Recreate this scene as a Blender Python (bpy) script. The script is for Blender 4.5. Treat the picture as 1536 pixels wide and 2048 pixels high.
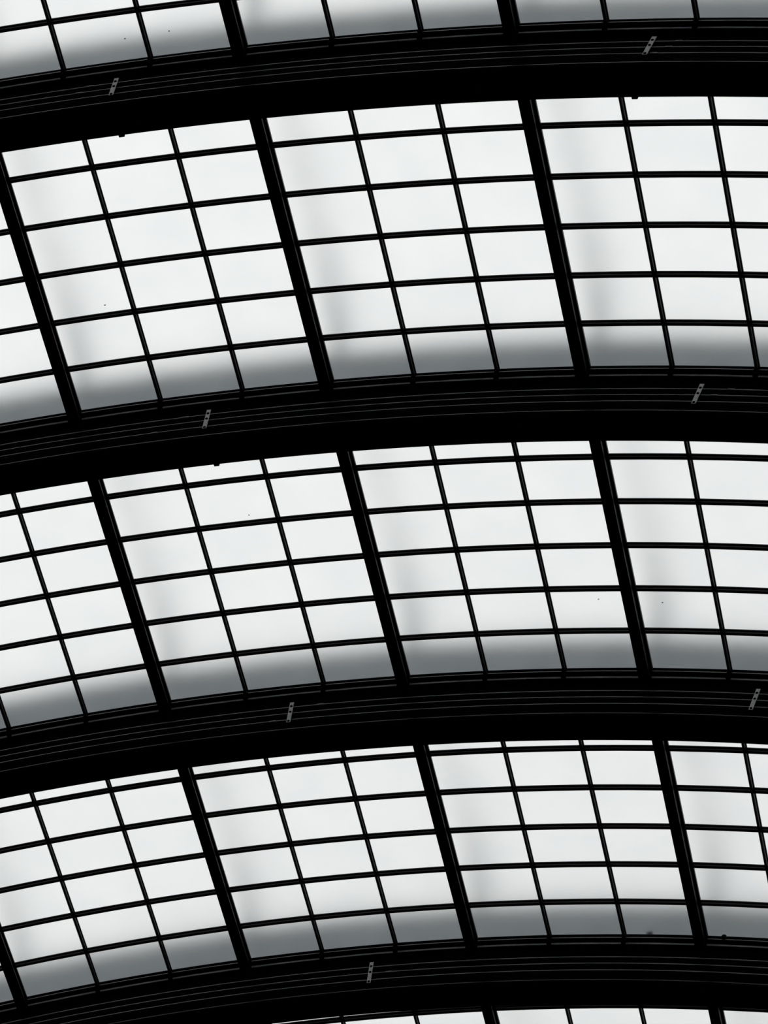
import bpy, math, random
from mathutils import Matrix, Vector

for o in list(bpy.data.objects):
    bpy.data.objects.remove(o, do_unlink=True)
scn = bpy.context.scene
col = scn.collection
random.seed(7)

# ------------------------------------------------------------------ camera, sky, exposure
R = 12.0                      # vault radius (m); the vault axis is the world Y axis
BAY = 2.03532                 # arch to arch
Y0 = 7.58342                  # centre of the first glazed bay
PITCH = 0.296080              # one row of panes
DTH = 0.1150145               # purlin to purlin (angle)
TH0 = 0.0236348               # angle of purlin 0
CAM = (4.10228, 0.0, -3.82677)
cam_d = bpy.data.cameras.new('camera')
cam = bpy.data.objects.new('camera', cam_d); col.objects.link(cam)
cam_d.sensor_fit = 'VERTICAL'; cam_d.sensor_height = 36.0
cam_d.lens = 7250.94 / 2048 * 36.0
cam_d.clip_end = 200
pi_, ya_ = math.radians(53.51574), math.radians(11.55864)
Rm = Matrix.Rotation(ya_, 3, 'Z') @ Matrix.Rotation(pi_, 3, 'X')
right, fwd, up = Rm.col[0], Rm.col[1], Rm.col[2]
m3 = Matrix((right, up, -fwd)).transposed()
cam.matrix_world = Matrix.Translation(CAM) @ m3.to_4x4()
scn.camera = cam

w = bpy.data.worlds.new('overcast_sky'); scn.world = w; w.use_nodes = True
bg = w.node_tree.nodes['Background']
bg.inputs['Color'].default_value = (0.966, 0.985, 0.974, 1)
bg.inputs['Strength'].default_value = 1.0
scn.view_settings.view_transform = 'Standard'; scn.view_settings.look = 'None'
scn.view_settings.gamma = 1.0; scn.view_settings.use_curve_mapping = False
scn.view_settings.exposure = -0.035

# ------------------------------------------------------------------ materials
def paint(name, c, rough, spec, var=0.25, scale=9.0, metal=0.0, bump=0.0):
    m = bpy.data.materials.new(name); m.use_nodes = True
    nt = m.node_tree; b = nt.nodes['Principled BSDF']
    tc = nt.nodes.new('ShaderNodeTexCoord'); n = nt.nodes.new('ShaderNodeTexNoise')
    n.inputs['Scale'].default_value = scale; n.inputs['Detail'].default_value = 4
    nt.links.new(tc.outputs['Object'], n.inputs['Vector'])
    r = nt.nodes.new('ShaderNodeValToRGB')
    r.color_ramp.elements[0].position = .3; r.color_ramp.elements[1].position = .7
    r.color_ramp.elements[0].color = tuple(v * (1 - var) for v in c) + (1,)
    r.color_ramp.elements[1].color = tuple(v * (1 + var) for v in c) + (1,)
    nt.links.new(n.outputs['Fac'], r.inputs['Fac']); nt.links.new(r.outputs['Color'], b.inputs['Base Color'])
    b.inputs['Roughness'].default_value = rough; b.inputs['Metallic'].default_value = metal
    b.inputs['Specular IOR Level'].default_value = spec
    if bump:
        bp = nt.nodes.new('ShaderNodeBump'); bp.inputs['Strength'].default_value = bump
        bp.inputs['Distance'].default_value = .002
        nt.links.new(n.outputs['Fac'], bp.inputs['Height']); nt.links.new(bp.outputs['Normal'], b.inputs['Normal'])
    return m
M_ARCH = paint('matt_black_steel', (.0012, .0012, .0012), .9, .02)
M_BAR = paint('satin_black_bar', (.003, .003, .0033), .42, .15, bump=.15, scale=40)
M_BEAM = paint('dull_black_beam', (.0015, .0015, .0016), .5, .055, scale=30)
M_HILITE = paint('painted_flange_highlight', (.56, .57, .57), .6, .2, var=.2)  # pale colour puts the reflected skylight line into the top flange edge
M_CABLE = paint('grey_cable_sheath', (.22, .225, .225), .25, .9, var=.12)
M_HILITE2 = paint('painted_bottom_highlight', (.026, .027, .027), .3, .35, var=.35)  # lighter than the arch, so the lower flange edge carries a painted highlight
M_BAR_HILITE = paint('painted_bar_highlight', (.10, .103, .103), .3, .6, var=.2)  # grey strip colour painting the glint along the edge bar
M_ZINC = paint('galvanised_strip', (.44, .45, .45), .5, .3, var=.2, scale=60)
M_OUT = paint('blue_grey_outer_steel', (.39, .42, .44), .7, .2, var=.1)
M_DEBRIS = paint('dark_debris', (.01, .01, .009), .9, .05, scale=60)
M_SHELL = paint('dark_unseen_shell', (.02, .02, .02), .9, .1, scale=1.5)

def frosted():
    m = bpy.data.materials.new('frosted_glass'); m.use_nodes = True
    nt = m.node_tree; nt.nodes.clear()
    out = nt.nodes.new('ShaderNodeOutputMaterial')
    rf = nt.nodes.new('ShaderNodeBsdfRefraction'); rf.distribution = 'BECKMANN'
    rf.inputs['IOR'].default_value = 1.35; rf.inputs['Roughness'].default_value = .56
    tc = nt.nodes.new('ShaderNodeTexCoord'); n = nt.nodes.new('ShaderNodeTexNoise')
    n.inputs['Scale'].default_value = 3.0; n.inputs['Detail'].default_value = 3
    oi = nt.nodes.new('ShaderNodeObjectInfo')
    ad = nt.nodes.new('ShaderNodeVectorMath'); ad.operation = 'ADD'
    sc = nt.nodes.new('ShaderNodeVectorMath'); sc.operation = 'SCALE'; sc.inputs[0].default_value = (17, 31, 11)
    nt.links.new(oi.outputs['Random'], sc.inputs['Scale'])
    nt.links.new(tc.outputs['Object'], ad.inputs[0]); nt.links.new(sc.outputs['Vector'], ad.inputs[1])
    nt.links.new(ad.outputs['Vector'], n.inputs['Vector'])
    r = nt.nodes.new('ShaderNodeValToRGB')
    r.color_ramp.elements[0].position = .25; r.color_ramp.elements[0].color = (.955, .96, .965, 1)
    r.color_ramp.elements[1].position = .7; r.color_ramp.elements[1].color = (.99, .99, .99, 1)
    nt.links.new(n.outputs['Fac'], r.inputs['Fac']); nt.links.new(r.outputs['Color'], rf.inputs['Color'])
    nt.links.new(rf.outputs['BSDF'], out.inputs['Surface'])
    return m
M_GLASS = frosted()

# ------------------------------------------------------------------ mesh helpers
class MB:
    def __init__(s): s.v = []; s.f = []
    def grid(s, rings, closed=True):
        """rings: list of point loops of equal length, lofted, ends capped"""
        b = len(s.v); n = len(rings[0])
        for rg in rings: s.v += [tuple(p) for p in rg]
        for i in range(len(rings) - 1):
            for j in range(n):
                k = (j + 1) % n
                s.f.append((b + i*n + j, b + i*n + k, b + (i+1)*n + k, b + (i+1)*n + j))
        s.f.append(tuple(b + j for j in reversed(range(n))))
        e = b + (len(rings) - 1)*n
        s.f.append(tuple(e + j for j in range(n)))
        return s
    def along_y(s, prof, y0, y1):
        return s.grid([[(x, y0, z) for x, z in prof], [(x, y1, z) for x, z in prof]])
    def arc(s, prof, ths, zc):
        """prof: (y, r) points; swept round the vault axis; zc = height of the axis in local space"""
        return s.grid([[((R + r)*math.sin(t), y, zc + (R + r)*math.cos(t)) for y, r in prof] for t in ths])
    def box(s, x0, x1, y0, y1, z0, z1):
        return s.along_y([(x0, z0), (x1, z0), (x1, z1), (x0, z1)], y0, y1)
    def tube(s, a, b, rad, n=8):
        a, b = Vector(a), Vector(b); d = (b - a).normalized()
        u = d.orthogonal().normalized(); v = d.cross(u)
        ring = lambda c: [c + rad*(u*math.cos(2*math.pi*k/n) + v*math.sin(2*math.pi*k/n)) for k in range(n)]
        return s.grid([ring(a), ring(b)])
    def mesh(s, name, mat, smooth=False):
        me = bpy.data.meshes.new(name); me.from_pydata(s.v, [], s.f)
        import bmesh
        bm = bmesh.new(); bm.from_mesh(me); bmesh.ops.recalc_face_normals(bm, faces=bm.faces[:]); bm.to_mesh(me); bm.free()
        me.materials.append(mat)
        if smooth: me.polygons.foreach_set('use_smooth', [True]*len(me.polygons))
        return me

def part(name, me, parent, loc=(0, 0, 0), rot=(0, 0, 0), label=None):
    o = bpy.data.objects.new(name, me); col.objects.link(o)
    o.parent = parent; o.location = loc; o.rotation_euler = rot
    if label: o['label'] = label
    return o
def thing(name, label, cat, loc, rot=(0, 0, 0), group=None, me=None):
    o = bpy.data.objects.new(name, me); col.objects.link(o)
    o.location = loc; o.rotation_euler = rot; o['label'] = label; o['category'] = cat
    if group: o['group'] = group
    return o
def relabel(o, label, group): 
    o['label'] = label
    if group: o['group'] = group
def copy_tree(src, parent=None):
    c = src.copy(); col.objects.link(c); c.parent = parent
    for ch in list(src.children): copy_tree(ch, c)
    return c
def struct(name, me):
    o = bpy.data.objects.new(name, me); col.objects.link(o); o['kind'] = 'structure'; return o

P_FIRST, P_LAST = -2, 4
BAYS = range(0, 5)
th_of = lambda p: TH0 + DTH*p
TA, TB = th_of(P_FIRST), th_of(P_LAST)
YA, YB = Y0 - .5*BAY, Y0 + 4.5*BAY

# ------------------------------------------------------------------ unseen hall shell (below and around the glazed field), added to block sky light
FZ = -5.4
YF, YE = -6.0, 26.0
struct('unseen_floor', MB().box(-12.6, 12.6, YF, YE, FZ - .2, FZ).mesh('unseen_floor', M_SHELL))
struct('unseen_wall_left', MB().box(-12.6, -12.0, YF, YE, FZ, 0).mesh('unseen_wall_left', M_SHELL))
struct('unseen_wall_right', MB().box(12.0, 12.6, YF, YE, FZ, 0).mesh('unseen_wall_right', M_SHELL))
struct('unseen_wall_back', MB().box(-12.6, 12.6, YF - .4, YF, FZ, 12.6).mesh('unseen_wall_back', M_SHELL))
struct('unseen_wall_front', MB().box(-12.6, 12.6, YE, YE + .4, FZ, 12.6).mesh('unseen_wall_front', M_SHELL))
def ths(a, b, n): return [a + (b - a)*i/n for i in range(n + 1)]
c = MB()
H = math.pi/2
c.arc([(YF, 0), (YA - .13, 0), (YA - .13, .3), (YF, .3)], ths(-H, H, 48), 0)
c.arc([(YB + .13, 0), (YE, 0), (YE, .3), (YB + .13, .3)], ths(-H, H, 48), 0)
c.arc([(YA - .13, 0), (YB + .13, 0), (YB + .13, .3), (YA - .13, .3)], ths(-H, TA - .003, 24), 0)
c.arc([(YA - .13, 0), (YB + .13, 0), (YB + .13, .3), (YA - .13, .3)], ths(TB + .003, H, 24), 0)
struct('unseen_ceiling', c.mesh('unseen_ceiling', M_SHELL))

# ------------------------------------------------------------------ arches
AT = ths(TA - .004, TB + .004, 54)
arch_me = {
    'web': MB().arc([(-.100, -.055), (.045, -.055), (.045, -.333), (-.100, -.333)], AT, 0).mesh('web', M_ARCH),
    'top_flange': MB().arc([(-.128, -.040), (.13, -.040), (.13, -.056), (-.128, -.056)], AT, 0).mesh('top_flange', M_ARCH),
    'flange_highlight': MB().arc([(-.132, -.0415), (-.1282, -.0400), (-.1282, -.0560), (-.132, -.0545)], AT, 0).mesh('flange_highlight', M_HILITE),
    'bottom_flange': MB().arc([(-.117, -.331), (.064, -.331), (.064, -.350), (-.117, -.350)], AT, 0).mesh('bottom_flange', M_ARCH),
    'bottom_highlight': MB().arc([(-.120, -.3325), (-.1172, -.3315), (-.1172, -.3385), (-.120, -.3375)], AT, 0).mesh('bottom_highlight', M_HILITE2),
    'upstand': MB().arc([(-.09, -.038), (.09, -.038), (.09, .305), (-.09, .305)], AT, 0).mesh('upstand', M_OUT),
    'coping': MB().arc([(-.11, .305), (.11, .305), (.10, .332), (-.10, .332)], AT, 0).mesh('coping', M_OUT),
}
clip_me = MB().box(-.014, .014, .050, .072, -.357, -.325).mesh('clip', M_ARCH)
arch_labels = {
    0.5: 'black steel roof arch crossing the top of the picture',
    1.5: 'black steel roof arch, second from the top, below the highest full band of panes',
    2.5: 'black steel roof arch, third from the top, below the middle band of panes',
    3.5: 'black steel roof arch nearest the bottom of the picture',
    -.5: 'black steel roof arch just beyond the top edge of the picture',
    4.5: 'black steel roof arch just beyond the bottom edge of the picture'}
TL, TRr = .0852, .3075
first_arch = None
arches = {}
for b, lab in arch_labels.items():
    yb = Y0 + b*BAY
    if first_arch is None:
        a = thing('roof_arch', lab, 'arch', (0, yb, 0), group='steel arches of the glazed vault')
        for n, me in arch_me.items():
            pt = part(n, me, a)
        first_arch = a
        for ch in a.children:
            if ch.name == 'flange_highlight': ch['label'] = 'pale strip painting the highlight on the flange edge'
            if ch.name == 'upstand': ch['label'] = 'blurred grey rib outside the frosted glass'
    else:
        a = copy_tree(first_arch); a.location = (0, yb, 0); a['label'] = lab
    arches[b] = a
for b, t in ((.5, .0871), (.5, .3086), (1.5, .0875)):
    part('clip', clip_me, arches[b], (R*math.sin(t), 0, R*math.cos(t)), (0, t, 0))

# ------------------------------------------------------------------ glazed panels (3 columns x 6 rows between two purlins and two arches)
T1, T2 = .3375*DTH - DTH/2, .6625*DTH - DTH/2
PH = DTH/2
def at(phi, r): return ((R + r)*math.sin(phi), (R + r)*math.cos(phi) - R)
edges = [-PH + .021/R, T1, T2, PH - .021/R]
def chord(a, b, r): 
    pa, pb = at(a, r), at(b, r)
    return math.hypot(pb[0]-pa[0], pb[1]-pa[1]), ((pa[0]+pb[0])/2, (pa[1]+pb[1])/2), -math.atan2(pb[1]-pa[1], pb[0]-pa[0])
pane_me = {}
def pane_mesh(wd):
    k = round(wd, 4)
    if k not in pane_me:
        h = PITCH - .008
        pane_me[k] = MB().box(-wd/2 + .004, wd/2 - .004, -h/2, h/2, .004, .010).mesh('pane', M_GLASS)
    return pane_me[k]
# T-shaped glazing bars: flat wings under the glass, a stem and a rounded nose
def tee(wing, stem, depth):
    return [(-wing, .003), (wing, .003), (wing, -.004), (stem, -.007), (stem, -depth + .006), (stem*.55, -depth),
            (-stem*.55, -depth), (-stem, -depth + .006), (-stem, -.007), (-wing, -.004)]
long_prof = tee(.0135, .008, .030)
HALF = 3*PITCH
lb_me = MB().along_y(long_prof, -HALF - .02, HALF + .02).mesh('glazing_bar', M_BAR)
tr_prof = [(y, r) for y, r in tee(.0155, .009, .026)]
bedges = [-PH + .0345/R, T1, T2, PH - .0345/R]
arc_seg = []
for i in range(3):
    arc_seg += ths(bedges[i], bedges[i+1], 2)[:2]
arc_seg.append(bedges[3])
def poly_arc(mb, prof, angs):
    # straight between glazing bars like the flat panes
    rings = []
    for t in angs:
        ring = []
        for y, r in prof:
            x, z = at(t, r); ring.append((x, y, z))
        rings.append(ring)
    return mb.grid(rings)
tb_me = poly_arc(MB(), tr_prof, arc_seg).mesh('transverse_bar', M_BAR)
eb_prof = [(-.024, .003), (.024, .003), (.024, -.030), (.012, -.038), (-.020, -.038), (-.024, -.034)]
eb_me = poly_arc(MB(), eb_prof, arc_seg).mesh('edge_bar', M_ARCH)
ebh_me = poly_arc(MB(), [(-.0265, -.0235), (-.0241, -.022), (-.0241, -.029), (-.0265, -.0275)], arc_seg).mesh('bar_highlight', M_BAR_HILITE)
cl_me = MB().box(-.0125, .0125, -.012, .012, -.062, -.004).mesh('cleat', M_ARCH)

def make_panel():
    e = thing('skylight', 'x', 'skylight', (0, 0, 0))
    for i in range(3):
        wd, c0, ang = chord(edges[i], edges[i+1], 0)
        me = pane_mesh(wd)
        for k in range(6):
            part('pane', me, e, (c0[0], (k - 2.5)*PITCH, c0[1]), (0, ang, 0))
    for t in (T1, T2):
        x, z = at(t, 0)
        part('glazing_bar', lb_me, e, (x, 0, z), (0, t, 0))
        part('cleat', cl_me, e, (x, HALF - .016, z), (0, t, 0))
    for k in range(1, 6):
        part('transverse_bar', tb_me, e, (0, (k - 3)*PITCH, 0))
    part('bar_highlight', ebh_me, part('edge_bar', eb_me, e, (0, HALF, 0))); part('edge_bar', eb_me, e, (0, -HALF, 0))
    return e
band = {0: 'cut-off band at the picture top', 1: 'highest complete band', 2: 'middle band', 3: 'lowest complete band', 4: 'narrow strip along the bottom edge'}
def panel_label(b, p):
    vis = {0: [0, 1, 2], 1: [-1, 0, 1, 2], 2: [-1, 0, 1, 2], 3: [-2, -1, 0, 1, 2], 4: [0, 1, 2]}[b]
    if p not in vis: return 'frosted roof panel of eighteen panes lying beyond the picture edge'
    i = vis.index(p)
    if i == len(vis) - 1: w_ = 'rightmost'
    elif i == 0: w_ = 'leftmost'
    else: w_ = ['', 'second from left', 'third from left', 'fourth from left'][i]
    return '%s frosted glass roof panel in the %s' % (w_, band[b]) if i in (0, len(vis)-1) else 'frosted glass roof panel, %s in the %s' % (w_, band[b])
panel0 = None
for b in BAYS:
    for p in range(P_FIRST, P_LAST):
        t = th_of(p + .5)
        e = make_panel() if panel0 is None else copy_tree(panel0)
        if panel0 is None: panel0 = e
        e.location = (R*math.sin(t), Y0 + b*BAY, R*math.cos(t)); e.rotation_euler = (0, t, 0)
        relabel(e, panel_label(b, p), 'glazed panels of the vault')

# ------------------------------------------------------------------ purlins
PL = BAY/2 - .016
pu = {
    'beam': MB().along_y([(-.031, -.085), (.031, -.085), (.031, -.071), (.020, -.068), (.020, -.012), (-.020, -.012), (-.020, -.068), (-.030, -.071)], -.882, .882).mesh('beam', M_BEAM),
    'glazing_rebate': MB().along_y([(-.034, -.012), (.034, -.012), (.034, .003), (.018, .003), (.018, .016), (-.018, .016), (-.018, .003), (-.034, .003)], -.925, .925).mesh('glazing_rebate', M_BAR),
    'outer_rail': MB().along_y([(-.013, .52), (.013, .52), (.013, .55), (-.013, .55)], -PL + .1, PL - .1).mesh('outer_rail', M_OUT),
}
gus = MB().grid([[(x, .15, .52), (x, PL - .095, .30), (x, PL - .095, .52)] for x in (-.012, .012)]).mesh('gusset', M_OUT)
post = MB().tube((0, 0, .016), (0, 0, .52), .006).mesh('post', M_OUT)
tong = MB().box(-.02, .02, .882, BAY/2 - .101, -.085, -.0575).mesh('end_tongue', M_BEAM)
tong2 = MB().box(-.02, .02, -BAY/2 + .046, -.882, -.085, -.0575).mesh('end_tongue', M_BEAM)
pcl = MB().box(-.033, .033, -.012, .012, -.086, -.0125).mesh('cleat', M_ARCH)
def make_purlin():
    e = thing('purlin', 'x', 'purlin', (0, 0, 0))
    for n, me in pu.items(): part(n, me, e)
    part('gusset', gus, e); part('post', post, e, (0, -PL + .12, 0))
    part('cleat', pcl, e, (0, .870, 0))
    part('end_tongue', tong, e); part('end_tongue', tong2, e)
    return e
def purlin_label(b, p):
    vis = {0: [1, 2], 1: [0, 1, 2], 2: [0, 1, 2], 3: [-1, 0, 1, 2], 4: [1, 2]}[b]
    if p not in vis: return 'thick black purlin lying beyond the picture edge or behind an arch'
    i = vis.index(p); n = len(vis)
    w_ = 'leftmost' if i == 0 else 'rightmost' if i == n - 1 else ['', 'second', 'third'][i]
    if w_ in ('second', 'third'): w_ += ' from left' 
    return 'thick black purlin, %s in the %s' % (w_, band[b])
pur0 = None
for b in BAYS:
    for p in range(P_FIRST, P_LAST + 1):
        t = th_of(p)
        e = make_purlin() if pur0 is None else copy_tree(pur0)
        if pur0 is None: pur0 = e
        e.location = (R*math.sin(t), Y0 + b*BAY, R*math.cos(t)); e.rotation_euler = (0, t, 0)
        relabel(e, purlin_label(b, p), 'purlins between the arches')

# ------------------------------------------------------------------ cables along each visible arch and their perforated brackets
YC = -.115
RC = [-.148, -.200, -.255]
def ring_prof(y, r, rad, n=8):
    return [(y + rad*math.cos(2*math.pi*k/n), r + rad*math.sin(2*math.pi*k/n)) for k in range(n)]
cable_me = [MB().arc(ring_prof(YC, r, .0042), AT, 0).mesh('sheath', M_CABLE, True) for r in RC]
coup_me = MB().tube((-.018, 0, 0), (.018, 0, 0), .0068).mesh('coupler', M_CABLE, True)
which = {0.5: 'topmost arch', 1.5: 'second arch from the top', 2.5: 'third arch from the top', 3.5: 'lowest arch'}
sleeves = {0.5: [(0, TL - .0105), (1, TL - .0145), (0, TRr + .0175), (1, TRr + .0145), (2, TRr + .0095)],
           1.5: [(0, TL - .0105), (2, TL - .024), (0, TRr + .0135), (1, TRr + .007)],
           2.5: [(0, TL + .014), (2, TL - .0085)],
           3.5: [(1, TL + .012)]}
# perforated strip: three square cells, each with a round hole
def strip_mesh():
    mb = MB(); wd, n, th, hr = .0115, 3, .003, .0086
    ys = [-.092, -.045, .022, .092]
    holes = [-.081, .003, .055]
    for i in range(3):
        z0, z1 = ys[i], ys[i+1]; hz = holes[i]
        zm = hz
        outer = [(-wd, z0), (0, z0), (wd, z0), (wd, zm), (wd, z1), (0, z1), (-wd, z1), (-wd, zm)]
        ang = [225, 270, 315, 0, 45, 90, 135, 180]
        inner = [(hr*math.cos(math.radians(a)), hz + hr*math.sin(math.radians(a))) for a in ang]
        b = len(mb.v)
        for y in (-th/2, th/2):
            mb.v += [(x, y, z) for x, z in outer]; mb.v += [(x, y, z) for x, z in inner]
        for j in range(8):
            k = (j+1) % 8
            mb.f.append((b+j, b+k, b+8+k, b+8+j)); mb.f.append((b+16+j, b+24+j, b+24+k, b+16+k))
            mb.f.append((b+8+j, b+8+k, b+24+k, b+24+j))
            if not (j in (0, 1) and i > 0) and not (j in (4, 5) and i < 2):
                mb.f.append((b+j, b+16+j, b+16+k, b+k))
    return mb.mesh('strip', M_ZINC)
st_me = strip_mesh()
pin_me = MB().tube((0, .001, 0), (0, .029, 0), .004, 6).mesh('standoff', M_ARCH)
bolt_me = MB().tube((0, -.0045, 0), (0, .004, 0), .0072, 8).mesh('bolt', M_ARCH)
br0 = None
for b, nm in which.items():
    yb = Y0 + b*BAY
    for i, me in enumerate(cable_me):
        c = thing('cable', '%s of the three thin cables running along the %s' % (['upper', 'middle', 'lower'][i], nm), 'cable', (0, yb, 0), group='cables along the arches')
        part('sheath', me, c)
        for (ci, t) in sleeves[b]:
            if ci == i:
                rr = R + RC[i]
                part('coupler', coup_me, c, (rr*math.sin(t), YC, rr*math.cos(t)), (0, t, 0))
    for side, t in (('left', {.5: .0860, 3.5: .0881}.get(b, .0852)), ('right', .3143 if b == .5 else .3075)):
        lab = '%s grey perforated cable bracket on the %s' % (side, nm)
        if b == 3.5: 
            lab = 'grey perforated cable bracket on the lowest arch' if side == 'left' else 'grey perforated cable bracket on the lowest arch beyond the right edge'
            if side == 'right': continue
        rr = R - .206; loc = (rr*math.sin(t), yb - .129, rr*math.cos(t))
        if br0 is None:
            br0 = thing('cable_bracket', lab, 'bracket', loc, (0, 0, 0), 'perforated cable brackets')
            part('strip', st_me, br0, rot=(math.radians(-4), 0, 0))
            part('standoff', pin_me, br0, (0, 0, -.03)); part('standoff', pin_me, br0, (0, -.002 + .007, .078))
            for hz in (-.081, .003, .055):
                part('bolt', bolt_me, br0, (0, hz*math.tan(math.radians(4)), hz))
            e = br0
        else:
            e = copy_tree(br0); e['label'] = lab
        e.location = loc; e.rotation_euler = (0, t, 0)

# ------------------------------------------------------------------ debris and specks on the glass
def lump(name, label, cat, t, y, r, sx, sy, sz, seed, group=None):
    rnd = random.Random(seed); mb = MB(); rings = []
    for i in range(1, 6):
        a = math.pi*i/6; rings.append([(sx*math.sin(a)*math.cos(u)*(1+.25*rnd.uniform(-1, 1)), sy*math.sin(a)*math.sin(u)*(1+.25*rnd.uniform(-1, 1)), sz*math.cos(a)) for u in [2*math.pi*k/8 for k in range(8)]])
    return thing(name, label, cat, ((R + r)*math.sin(t), y, (R + r)*math.cos(t)), (0, t, 0), group, mb.grid(rings).mesh(name, M_DEBRIS, True))

lump('debris_clump', 'small dark lump of debris on the lowest arch frame near the right edge', 'debris', .26452, 14.545, -.010, .016, .012, .015, 3)
lump('debris_clump', 'blurred dark smudge behind the frosted glass at the foot of the lowest complete band', 'debris', .2268, 14.575, .036, .022, .012, .010, 5)
for k, (t, y, where) in enumerate([(.08705, 11.3075, 'upper pane of the middle band'), (.05045, 9.8523, 'left part of the highest complete band'),
        (.11032, 8.3176, 'pane at the top, right of another speck'), (.09133, 8.327, 'pane at the top, left of another speck'),
        (.23779, 12.0285, 'middle band left of the right purlin'), (.26712, 12.0527, 'middle band right of the right purlin')]):
    lump('dirt_speck', 'tiny dark dirt speck on the ' + where, 'dirt', t, y, -.0008, .005, .003, .002, 10 + k, 'specks on the panes')
